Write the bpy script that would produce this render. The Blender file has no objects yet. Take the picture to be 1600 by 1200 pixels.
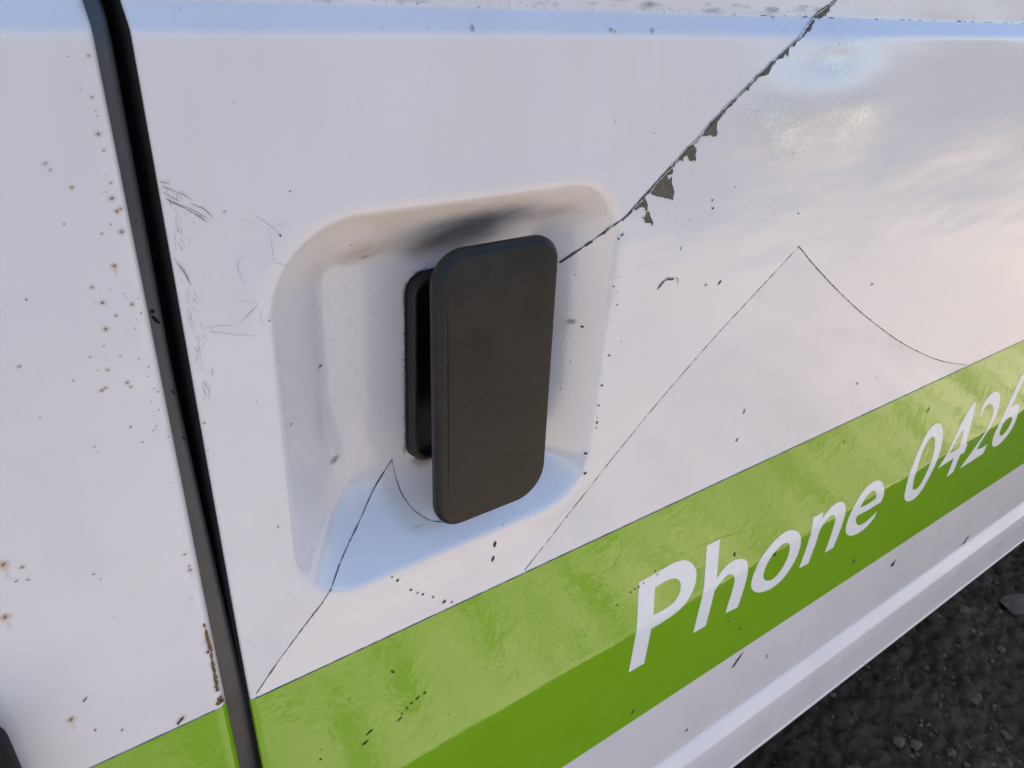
import bpy, bmesh, math, random
import numpy as np
from mathutils import Vector, Matrix, noise as mnoise

random.seed(11)
rng = np.random.default_rng(11)
scene = bpy.context.scene

# ------------------------------------------------------------------ camera
UNIT = 0.0013                     # one drawing unit of the van side in metres
HANDLE_H = 1.0                    # height of the handle above the ground
def world(x, y, z):
    return Vector((x*UNIT, y*UNIT, z*UNIT + HANDLE_H))
cam_data = bpy.data.cameras.new('camera')
cam_data.lens = 26.3; cam_data.sensor_width = 36.0
cam_data.clip_start = 0.01; cam_data.clip_end = 500.0
cam = bpy.data.objects.new('camera', cam_data)
scene.collection.objects.link(cam)
right = Vector((0.81376, -0.57774, 0.06340))
down = Vector((-0.24187, -0.43582, -0.86693))
fwd = Vector((0.52849, 0.69013, -0.49438))
m3 = Matrix((right, -down, -fwd)).transposed()
cam.matrix_world = Matrix.Translation(world(-121.873, -196.418, 132.744)) @ m3.to_4x4()
cam_data.dof.use_dof = True
cam_data.dof.focus_distance = 0.42
cam_data.dof.aperture_fstop = 40.0
scene.camera = cam

# ------------------------------------------------------------------ sky and sun
SUN_EL, SUN_AZ = math.radians(75.0), math.radians(18.0)
w = bpy.data.worlds.new('World'); scene.world = w; w.use_nodes = True
nt = w.node_tree; nt.nodes.clear()
sky = nt.nodes.new('ShaderNodeTexSky'); sky.sky_type = 'NISHITA'; sky.sun_disc = False
sky.sun_elevation = SUN_EL; sky.sun_rotation = SUN_AZ
sky.air_density = 1.0; sky.dust_density = 1.0; sky.ozone_density = 3.0
bg = nt.nodes.new('ShaderNodeBackground'); bg.inputs['Strength'].default_value = 0.105
wo = nt.nodes.new('ShaderNodeOutputWorld')
nt.links.new(sky.outputs[0], bg.inputs[0]); nt.links.new(bg.outputs[0], wo.inputs[0])
sd = bpy.data.lights.new('sun', 'SUN'); sd.energy = 5.0; sd.angle = math.radians(0.5); sd.color = (1.0, 0.925, 0.83)
sun = bpy.data.objects.new('sun', sd); scene.collection.objects.link(sun)
sv = Vector((math.sin(SUN_AZ)*math.cos(SUN_EL), math.cos(SUN_AZ)*math.cos(SUN_EL), math.sin(SUN_EL)))
sun.rotation_euler = (-sv).to_track_quat('-Z', 'Y').to_euler()
sun.location = (0, 2, 6)

vs = scene.view_settings
vs.view_transform = 'Standard'; vs.look = 'None'; vs.gamma = 1.0; vs.use_curve_mapping = False
vs.exposure = 1.3
scene.render.engine = 'CYCLES'
scene.cycles.max_bounces = 8
scene.cycles.transparent_max_bounces = 64
scene.cycles.use_denoising = True

# ------------------------------------------------------------------ helpers
def link(o, parent=None):
    scene.collection.objects.link(o)
    if parent is not None: o.parent = parent
    return o
def mesh_obj(name, verts, faces, mat, parent=None, smooth=True, normals=None):
    me = bpy.data.meshes.new(name)
    me.from_pydata([tuple(v) for v in verts], [], [tuple(int(i) for i in f) for f in faces])
    me.materials.append(mat)
    if smooth: me.polygons.foreach_set('use_smooth', [True]*len(me.polygons))
    me.update()
    if normals is not None: me.normals_split_custom_set_from_vertices([tuple(n) for n in normals])
    return link(bpy.data.objects.new(name, me), parent)
def empty(name, loc, parent=None):
    o = bpy.data.objects.new(name, None); o.empty_display_size = 0.05; o.location = loc
    return link(o, parent)
def W(p): return (p[0]*UNIT, p[1]*UNIT, p[2]*UNIT + HANDLE_H)

class Nodes:
    def __init__(self, name):
        self.m = bpy.data.materials.new(name); self.m.use_nodes = True
        self.t = self.m.node_tree; self.b = self.t.nodes['Principled BSDF']
        self.tc = self.t.nodes.new('ShaderNodeTexCoord')
    def n(self, typ, **kw):
        nd = self.t.nodes.new(typ)
        for k, v in kw.items():
            if k in nd.inputs: nd.inputs[k].default_value = v
            else: setattr(nd, k, v)
        return nd
    def l(self, a, b): self.t.links.new(a, b)
    def noise(self, scale, detail=4, rough=0.6, stretch=None, distort=0.0):
        src = self.tc.outputs['Object']
        if stretch:
            mp = self.n('ShaderNodeMapping'); mp.inputs['Scale'].default_value = stretch
            self.l(src, mp.inputs['Vector']); src = mp.outputs[0]
        nd = self.n('ShaderNodeTexNoise', Scale=scale, Detail=detail, Roughness=rough, Distortion=distort)
        self.l(src, nd.inputs['Vector']); return nd.outputs['Fac']
    def rng(self, src, a, b, c, d):
        nd = self.n('ShaderNodeMapRange'); 
        for k, v in zip((1, 2, 3, 4), (a, b, c, d)): nd.inputs[k].default_value = v
        self.l(src, nd.inputs[0]); return nd.outputs[0]
    def mix(self, fac, a, b, mode='MIX'):
        nd = self.n('ShaderNodeMix', data_type='RGBA', blend_type=mode)
        if isinstance(fac, (int, float)): nd.inputs[0].default_value = fac
        else: self.l(fac, nd.inputs[0])
        for s, v in ((6, a), (7, b)):
            if isinstance(v, tuple): nd.inputs[s].default_value = (*v, 1)
            else: self.l(v, nd.inputs[s])
        return nd.outputs[2]
    def bump(self, h, strength, dist):
        nd = self.n('ShaderNodeBump', Strength=strength, Distance=dist)
        self.l(h, nd.inputs['Height']); return nd
    def set(self, **kw):
        for k, v in kw.items():
            k = {'color': 'Base Color', 'rough': 'Roughness', 'metal': 'Metallic', 'spec': 'Specular IOR Level', 'coat': 'Coat Weight', 'coat_rough': 'Coat Roughness', 'normal': 'Normal', 'coat_normal': 'Coat Normal', 'alpha': 'Alpha', 'ior': 'IOR'}[k]
            if isinstance(v, tuple): self.b.inputs[k].default_value = (*v, 1)
            elif isinstance(v, (int, float)): self.b.inputs[k].default_value = v
            else: self.l(v, self.b.inputs[k])
        return self.m

# ------------------------------------------------------------------ materials
def paint_white():
    N = Nodes('aged_white_paint')
    big = N.noise(9, 5, 0.6); fine = N.noise(420, 3, 0.6); streak = N.noise(30, 5, 0.65, (1, 1, 0.25))
    c = N.mix(N.rng(big, 0.35, 0.7, 0, 1), (0.83, 0.785, 0.795), (0.785, 0.74, 0.75))
    c = N.mix(N.rng(streak, 0.52, 0.8, 0, 0.22), c, (0.62, 0.58, 0.54))
    c = N.mix(N.rng(fine, 0.62, 0.75, 0, 0.12), c, (0.5, 0.47, 0.43))
    r = N.rng(N.noise(40, 5, 0.6), 0.3, 0.7, 0.34, 0.5)
    b = N.bump(N.noise(900, 2, 0.5), 0.12, 0.0004)
    return N.set(color=c, rough=r, coat=0.8, coat_rough=0.10, normal=b.outputs[0])
def film_white():
    N = Nodes('white_vinyl_film')
    big = N.noise(7, 5, 0.6); fine = N.noise(500, 3, 0.6)
    c = N.mix(N.rng(big, 0.35, 0.7, 0, 1), (0.81, 0.775, 0.785), (0.765, 0.735, 0.745))
    c = N.mix(N.rng(fine, 0.62, 0.75, 0, 0.10), c, (0.5, 0.47, 0.43))
    peel = N.bump(N.noise(650, 3, 0.6), 0.22, 0.0005)
    wav = N.n('ShaderNodeBump', Strength=0.6, Distance=0.007)
    N.l(N.noise(9, 3, 0.5, (0.4, 1, 1.3)), wav.inputs['Height']); N.l(peel.outputs[0], wav.inputs['Normal'])
    return N.set(color=c, rough=N.rng(N.noise(24, 4, 0.6), 0.3, 0.7, 0.07, 0.16), normal=wav.outputs[0], ior=1.95)
def vinyl_green():
    N = Nodes('green_vinyl')
    big = N.noise(20, 5, 0.65); 
    c = N.mix(N.rng(big, 0.3, 0.75, 0, 1), (0.215, 0.43, 0.008), (0.24, 0.445, 0.014))
    c = N.mix(N.rng(N.noise(120, 5, 0.7), 0.62, 0.85, 0, 0.25), c, (0.08, 0.17, 0.012))
    b = N.n('ShaderNodeBump', Strength=0.15, Distance=0.003)
    N.l(N.noise(28, 4, 0.6), b.inputs['Height'])
    return N.set(color=c, rough=N.rng(N.noise(60, 4, 0.6), 0.3, 0.7, 0.03, 0.08), normal=b.outputs[0], ior=1.56)
def simple(name, col, rough, var=0.25, scale=120, bump=0.0, bscale=600, spec=0.5):
    N = Nodes(name)
    n = N.noise(scale, 5, 0.65)
    c = N.mix(N.rng(n, 0.3, 0.7, 0, 1), tuple(v*(1-var) for v in col), tuple(min(1, v*(1+var)) for v in col))
    kw = dict(color=c, rough=N.rng(N.noise(scale*0.6, 4, 0.6), 0.3, 0.7, rough*0.85, min(1, rough*1.15)), spec=spec)
    if bump: kw['normal'] = N.bump(N.noise(bscale, 3, 0.6), bump, 0.0006).outputs[0]
    return N.set(**kw)
def paddle_mat():
    N = Nodes('worn_black_plastic')
    n = N.noise(28, 6, 0.65); f = N.noise(160, 4, 0.7); s = N.noise(900, 2, 0.5)
    c = N.mix(N.rng(n, 0.38, 0.62, 0, 1), (0.0065, 0.0068, 0.0075), (0.019, 0.0175, 0.016))
    c = N.mix(N.rng(f, 0.58, 0.8, 0, 0.4), c, (0.036, 0.034, 0.031))
    return N.set(color=c, rough=N.rng(n, 0.3, 0.7, 0.36, 0.52), normal=N.bump(s, 0.25, 0.0004).outputs[0], spec=0.38)
def stain_and_glare_mat(name, col, rough=0.7, nscale=160, lo=0.3, hi=0.75, ior=None):
    N = Nodes(name)
    at = N.n('ShaderNodeAttribute', attribute_name='soft')
    n = N.rng(N.noise(nscale, 5, 0.7), lo, hi, 0.35, 1.15)
    mu = N.n('ShaderNodeMath', operation='MULTIPLY', use_clamp=True)
    N.l(at.outputs['Fac'], mu.inputs[0]); N.l(n, mu.inputs[1])
    return N.set(color=col, rough=rough, alpha=mu.outputs[0], **(dict(ior=ior) if ior else dict(spec=0.2)))
def ground_mat():
    N = Nodes('lit_and_shaded_dirt')
    a = N.noise(0.6, 6, 0.65, (1, 1.6, 1), 0.4); b = N.noise(7, 7, 0.7); c2 = N.noise(60, 5, 0.7)
    lit_ground = N.mix(N.rng(a, 0.38, 0.62, 0, 1), (0.30, 0.235, 0.175), (0.62, 0.48, 0.37))
    lit_ground = N.mix(N.rng(b, 0.47, 0.58, 0, 0.8), lit_ground, (0.10, 0.095, 0.035))
    lit_ground = N.mix(N.rng(N.noise(22, 5, 0.7), 0.52, 0.66, 0, 0.7), lit_ground, (0.70, 0.58, 0.40))
    dirt = N.mix(N.rng(b, 0.35, 0.7, 0, 1), (0.20, 0.128, 0.075), (0.065, 0.040, 0.023))  # ground in the van's shadow, shade put into the colour
    dirt = N.mix(N.rng(c2, 0.5, 0.8, 0, 0.6), dirt, (0.24, 0.165, 0.11))
    sep = N.n('ShaderNodeSeparateXYZ'); N.l(N.tc.outputs['Object'], sep.inputs[0])
    ad = N.n('ShaderNodeMath', operation='ADD'); N.l(sep.outputs[1], ad.inputs[0]); N.l(N.rng(N.noise(4, 5, 0.6), 0.2, 0.8, -0.06, 0.06), ad.inputs[1])
    far = N.mix(N.rng(b, 0.35, 0.65, 0, 1), (0.05, 0.05, 0.038), (0.115, 0.10, 0.075))
    ad2 = N.n('ShaderNodeMath', operation='ADD'); N.l(sep.outputs[1], ad2.inputs[0]); N.l(N.rng(N.noise(1.1, 4, 0.6), 0.25, 0.75, -0.7, 0.7), ad2.inputs[1])
    lit_ground = N.mix(N.rng(ad2.outputs[0], -2.5, -1.9, 0, 1), far, lit_ground)  # unseen outer ground darkened in colour to give the film dark reflections
    c = N.mix(N.rng(ad.outputs[0], -0.54, -0.46, 0, 1), lit_ground, dirt)  # sunlit and shaded zones put into the colour, split at the van's shadow edge
    bm = N.bump(N.noise(160, 8, 0.8), 0.9, 0.006)
    return N.set(color=c, rough=0.95, normal=bm.outputs[0], spec=0.2)
M = dict(paint=paint_white(), film=film_white(), green=vinyl_green(), paddle=paddle_mat(), ground=ground_mat(),
         letter=simple('white_letter_vinyl', (0.88, 0.87, 0.875), 0.25, 0.03),
         base=simple('black_rubber', (0.006, 0.006, 0.0065), 0.5, 0.3, bump=0.2),
         matt_black=simple('matt_black_and_shade', (0.003, 0.003, 0.003), 0.9, 0.2),  # matt black for parts, and for shade put in the gap and groove
         pillar=simple('dark_grey_pillar_paint', (0.07, 0.073, 0.083), 0.38, 0.15, 60, 0.1),
         chip=simple('brown_grey_primer', (0.125, 0.11, 0.08), 0.85, 0.4, 300, 0.4),
         line=simple('grime_line', (0.085, 0.076, 0.068), 0.9, 0.35, 400),
         greenline=simple('olive_scratch', (0.03, 0.06, 0.008), 0.8, 0.3, 300),
         olive=simple('olive_scuff', (0.20, 0.19, 0.14), 0.8, 0.3, 300),
         dark=simple('dark_dirt_speck', (0.035, 0.031, 0.028), 0.85, 0.4, 300),
         rust=simple('rust_brown', (0.26, 0.11, 0.03), 0.9, 0.5, 500),
         rust_edge=simple('rust_flake_brown', (0.19, 0.115, 0.05), 0.9, 0.6, 700),
         grey=stain_and_glare_mat('grey_smudge', (0.25, 0.24, 0.23)),
         soot=stain_and_glare_mat('dark_hand_grime', (0.14, 0.122, 0.124), nscale=110, lo=-0.1, hi=0.8),
         halo=stain_and_glare_mat('rust_bleed', (0.62, 0.40, 0.18)),
         dust=stain_and_glare_mat('pale_brown_dust', (0.40, 0.31, 0.2), nscale=90),
         glare=stain_and_glare_mat('painted_glare_white', (0.95, 0.95, 0.95), 0.13, 420, 0.2, 0.65, 1.95),  # whiter than the film, a highlight put into the colour
         scuff=simple('pale_plastic_scuff', (0.055, 0.051, 0.046), 0.7, 0.4, 300),
         stone=simple('grey_stone', (0.19, 0.132, 0.085), 0.95, 0.45, 40, 0.5, 200),
         under=simple('underbody_black', (0.02, 0.02, 0.02), 0.9))

# ---- shape of the van side: depth (mm/1.3 units, + is into the van) over (x, z)
def softplus(v):
    return np.logaddexp(0.0, v)
def ramp(z, z0, z1, k0, k1):
    return (k0*softplus((z-z0)/k0) - k1*softplus((z-z1)/k1))/(z1-z0)
RC = (6.9, -6.5, 68.1, 72.5)           # handle recess: centre, half sizes, (corner radii below)
def profile(z):
    z = np.asarray(z, float)
    y = 5.2*ramp(z, 113.8, 119.0, 0.7, 0.35)
    t = np.clip((z+192.0)/132.0, 0, 1)
    up = 0.1*132.0*(t - t*t/2)
    s = 0.8*softplus((z+192.0)/0.8)
    up = np.where(z < -178, 0.1*s*(1-np.clip(s, 0, 20)/264.0), up)
    return y - 6.6 + up
def recess(x, z):
    rad = np.where(x < RC[0], np.where(z > RC[1], 31.0, 26.0), np.where(z > RC[1], 25.0, 26.0))
    qx = np.abs(x-RC[0])-RC[2]+rad; qz = np.abs(z-RC[1])-RC[3]+rad
    m = np.maximum(qx, qz)
    d = -(np.minimum(m, 0) + np.hypot(np.maximum(qx, 0), np.maximum(qz, 0)) - rad)
    w = np.clip((RC[1]-z)/70.0, 0, 1)
    run = 24.0 + 2.0*w
    k1 = 1.7 + 5.5*w
    g = (0.55*softplus((d-0.8)/0.55) - k1*softplus((d-run)/k1))/(run-0.8)
    bead = 0.3*np.exp(-((d+4.0)/5.0)**2)
    return 25.0*g - bead
DENT = (181.0, 90.0)
def dent(x, z):
    r2 = ((x-DENT[0])/54.0)**2 + ((z-DENT[1])/21.0)**2
    a = -5.0*np.exp(-0.5*r2*2.6) - 0.8*np.exp(-((x-186)/42.0)**2-((z-66)/20.0)**2)
    b = -0.9*np.exp(-((x-181)/18.0)**2-((z-111)/5.0)**2)
    c = 0.9*np.exp(-((x-330)/70.0)**2-((z-40)/26.0)**2) - 0.5*np.exp(-((x-260)/40.0)**2-((z-15)/20.0)**2)
    return a + b + c
def depth(x, z):
    x = np.asarray(x, float); z = np.asarray(z, float)
    return profile(z) + recess(x, z) + np.where(x > 60, dent(x, z), 0.0)


CUT_UPPER = [(187.2,129),(186.3,128.3),(184.9,127.3),(182.8,126.1),(179.3,124.4),(175.2,122.6),(171.8,120.7),(169.6,119),(166.6,117.4),(163.7,116.1),(161.2,115.1),(159.3,114.3),(157.6,113.5),(156.4,112.9),(155.2,112.3),(153.1,111.1),(149.4,108.8),(144.8,105.8),(139.9,102.6),(134.9,99.2),(129.8,95.6),(124.8,91.9),(120.2,88),(115.7,83.9),(111.1,79.8),(106.4,76),(101.7,72.2),(96.9,68.5),(91.8,64.4),(86.7,60.3),(82.6,56.9),(79.8,54.6),(77.9,53),(76.1,51.6),(74.1,50.3),(72.6,49),(71.5,47.1),(70.2,44.8),(68.6,42.3),(66.7,39.6),(64.3,36.4),(61.6,32.9),(59.7,30.4)]
CUT_TIP = [(-10.3,-44.2),(-10.2,-46.3),(-10,-49),(-9.9,-51.5),(-9.7,-53.7),(-9.6,-55.6),(-9.3,-57.5),(-8.8,-59.1),(-8.2,-60.7),(-7.6,-62.1),(-6.8,-63.4),(-5.9,-64.6),(-4.9,-65.6),(-3.8,-66.6),(-2.6,-67.6),(-1.3,-68.4),(0.3,-69.1),(2,-69.7),(3.2,-70.1)]
CUT_LOW = [(-10.3,-44.2),(-12.6,-46.5),(-16,-49.7),(-19.6,-52.8),(-22.9,-55.9),(-26.4,-59),(-29.9,-61.8),(-33.3,-64.3),(-36.6,-66.6),(-40,-68.7),(-43.3,-70.8),(-46.6,-72.8),(-50.1,-75.2),(-53.5,-79.5),(-57.4,-83.7),(-61.3,-87.7),(-65.1,-91.8),(-68.8,-95.8),(-72.2,-99.5),(-75.4,-103.2),(-78.2,-106.6),(-80.2,-108.9)]
CUT_RISE = [(43,-109.3),(45.4,-107.1),(48.9,-103.8),(53.3,-99.8),(57.8,-95.4),(63.1,-90.2),(70.3,-83.2),(80.5,-73.4),(92.5,-61.8),(104.5,-50.3),(116.3,-39.7),(128.3,-29.4),(139.6,-20),(150,-11.8),(159.7,-4.5),(169,2.4),(178.8,9.7),(188.2,16.7),(194.7,21.6)]
CUT_FALL = [(194.7,21.6),(199.5,18.2),(206.6,13.1),(214.6,7.6),(223,2),(232.4,-4.1),(242.6,-10.6),(253.4,-17.2),(265,-24.3),(278,-31.9),(293.5,-40.6),(310.8,-50.1),(327.7,-59.1),(342.9,-66.7),(357.2,-73.4),(371.1,-79.7),(384.7,-85.7),(397.9,-91.1),(411.2,-96.2),(426.2,-101.2),(441.3,-105.9),(452.2,-109.2)]
CHIPS = [[(106.8,76.8),(109.6,79.2),(111.4,81.2),(113.5,83.5),(114.9,84.6),(116.9,85.9),(118.7,87.9),(119.3,85.6),(117.9,83.7),(117.3,83.5),(117.6,80.9),(118.9,78.7),(118.1,77.8),(116.8,77.5),(114.7,78.4),(112.4,78),(109.8,78.3),(108.8,77.1),(107.5,76.7)],[(118.7,87.9),(121.8,90.4),(123.9,91.5),(124.6,91.7),(124.8,90.3),(124,90.1),(124.3,89.1),(122.9,90.1),(121.6,89.9),(119.4,87.9)],[(124.5,91.9),(127.3,94.4),(129.7,95.9),(130.1,96.9),(131.2,96.8),(131.1,95),(130.9,93.8),(129.7,94.4),(127.7,94.1),(124.8,92.1)],[(131.2,96.8),(132.3,98.1),(133.7,99.5),(136,100.6),(138.2,101.9),(141,104.4),(143.5,104.8),(141.5,101.6),(140.5,99.8),(138.4,99.2),(135.6,99),(134.5,99.2),(134,97.5),(133,98.1),(131.7,97.5)],[(142.7,105),(147.6,108),(150.7,109.9),(154.8,112.1),(155.6,112.1),(154.5,110.7),(153.7,109.2),(152.4,109.7),(150.8,109.2),(150.7,107.7),(150.8,105.7),(148.5,106.8),(147.9,105.3)],[(155.6,112.1),(159.1,114.2),(161.2,115.4),(166.7,117.6),(170.8,119.2),(174.5,118.9),(176,119.5),(177.2,120.2),(178.6,119.9),(178.5,121.1),(180.5,122),(180,122.7),(180.6,124.3),(184.1,126.1),(185.6,127.2),(184,127.1),(182.1,126),(180.1,124.6),(176,122.6),(171.9,120.6),(169.9,119.4),(166.1,117.9),(162.3,116.1),(159.7,115),(157.7,113.9),(154.8,112.1)],[(98.7,69.9),(100.7,72.2),(103.8,75.2),(106.4,75.9),(107.4,74.7),(108.9,73.4),(108.8,71.2),(109.7,69.7),(108.8,68.2),(108.4,69.4),(106.3,69),(104.3,70.7),(104.1,71.6),(102.3,70.8),(102.5,69.3),(100.9,69.8)],[(106.4,75.9),(110,79.3),(111.1,81.3),(110.4,79.2),(109.2,77.5),(108.9,76.4),(108.4,77.3),(107,75.9)],[(96.1,68.4),(98.2,70),(98.7,69),(98,67.3),(97,68)],[(87.2,59),(89.8,62.3),(94.1,65.8),(97.1,67.7),(98.1,66.1),(97.5,64.9),(95.2,64.8),(96,63.2),(97.9,64.3),(98.3,61.8),(100.7,58.1),(100.5,55.3),(102.7,54),(100.3,54.7),(94.6,56.3),(91.9,56.9),(87.7,58.3)],[(78.9,53.6),(82,55.6),(85,57.4),(87,54.7),(87.3,52.2),(86.3,52),(85.4,53.3),(83.2,53.8),(80.7,53)],[(87,51.9),(88.3,51.9),(89.6,49.7),(91.7,46.9),(91.4,45.3),(89.8,46.8),(87.1,47.2),(85.8,49.2),(83.9,50),(86.1,49.8)],[(100.3,17.1),(101.1,19.1),(103.1,20.9),(106,21.6),(110,20.7),(109.9,20.1),(108.4,19.8),(104.3,20.4),(102.7,18.6),(101,17.2)],[(111,20.7),(111.9,20.5),(113.3,16.8)],[(70,46),(71.6,48.1),(72,47.6),(70.6,45.4)]]
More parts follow.
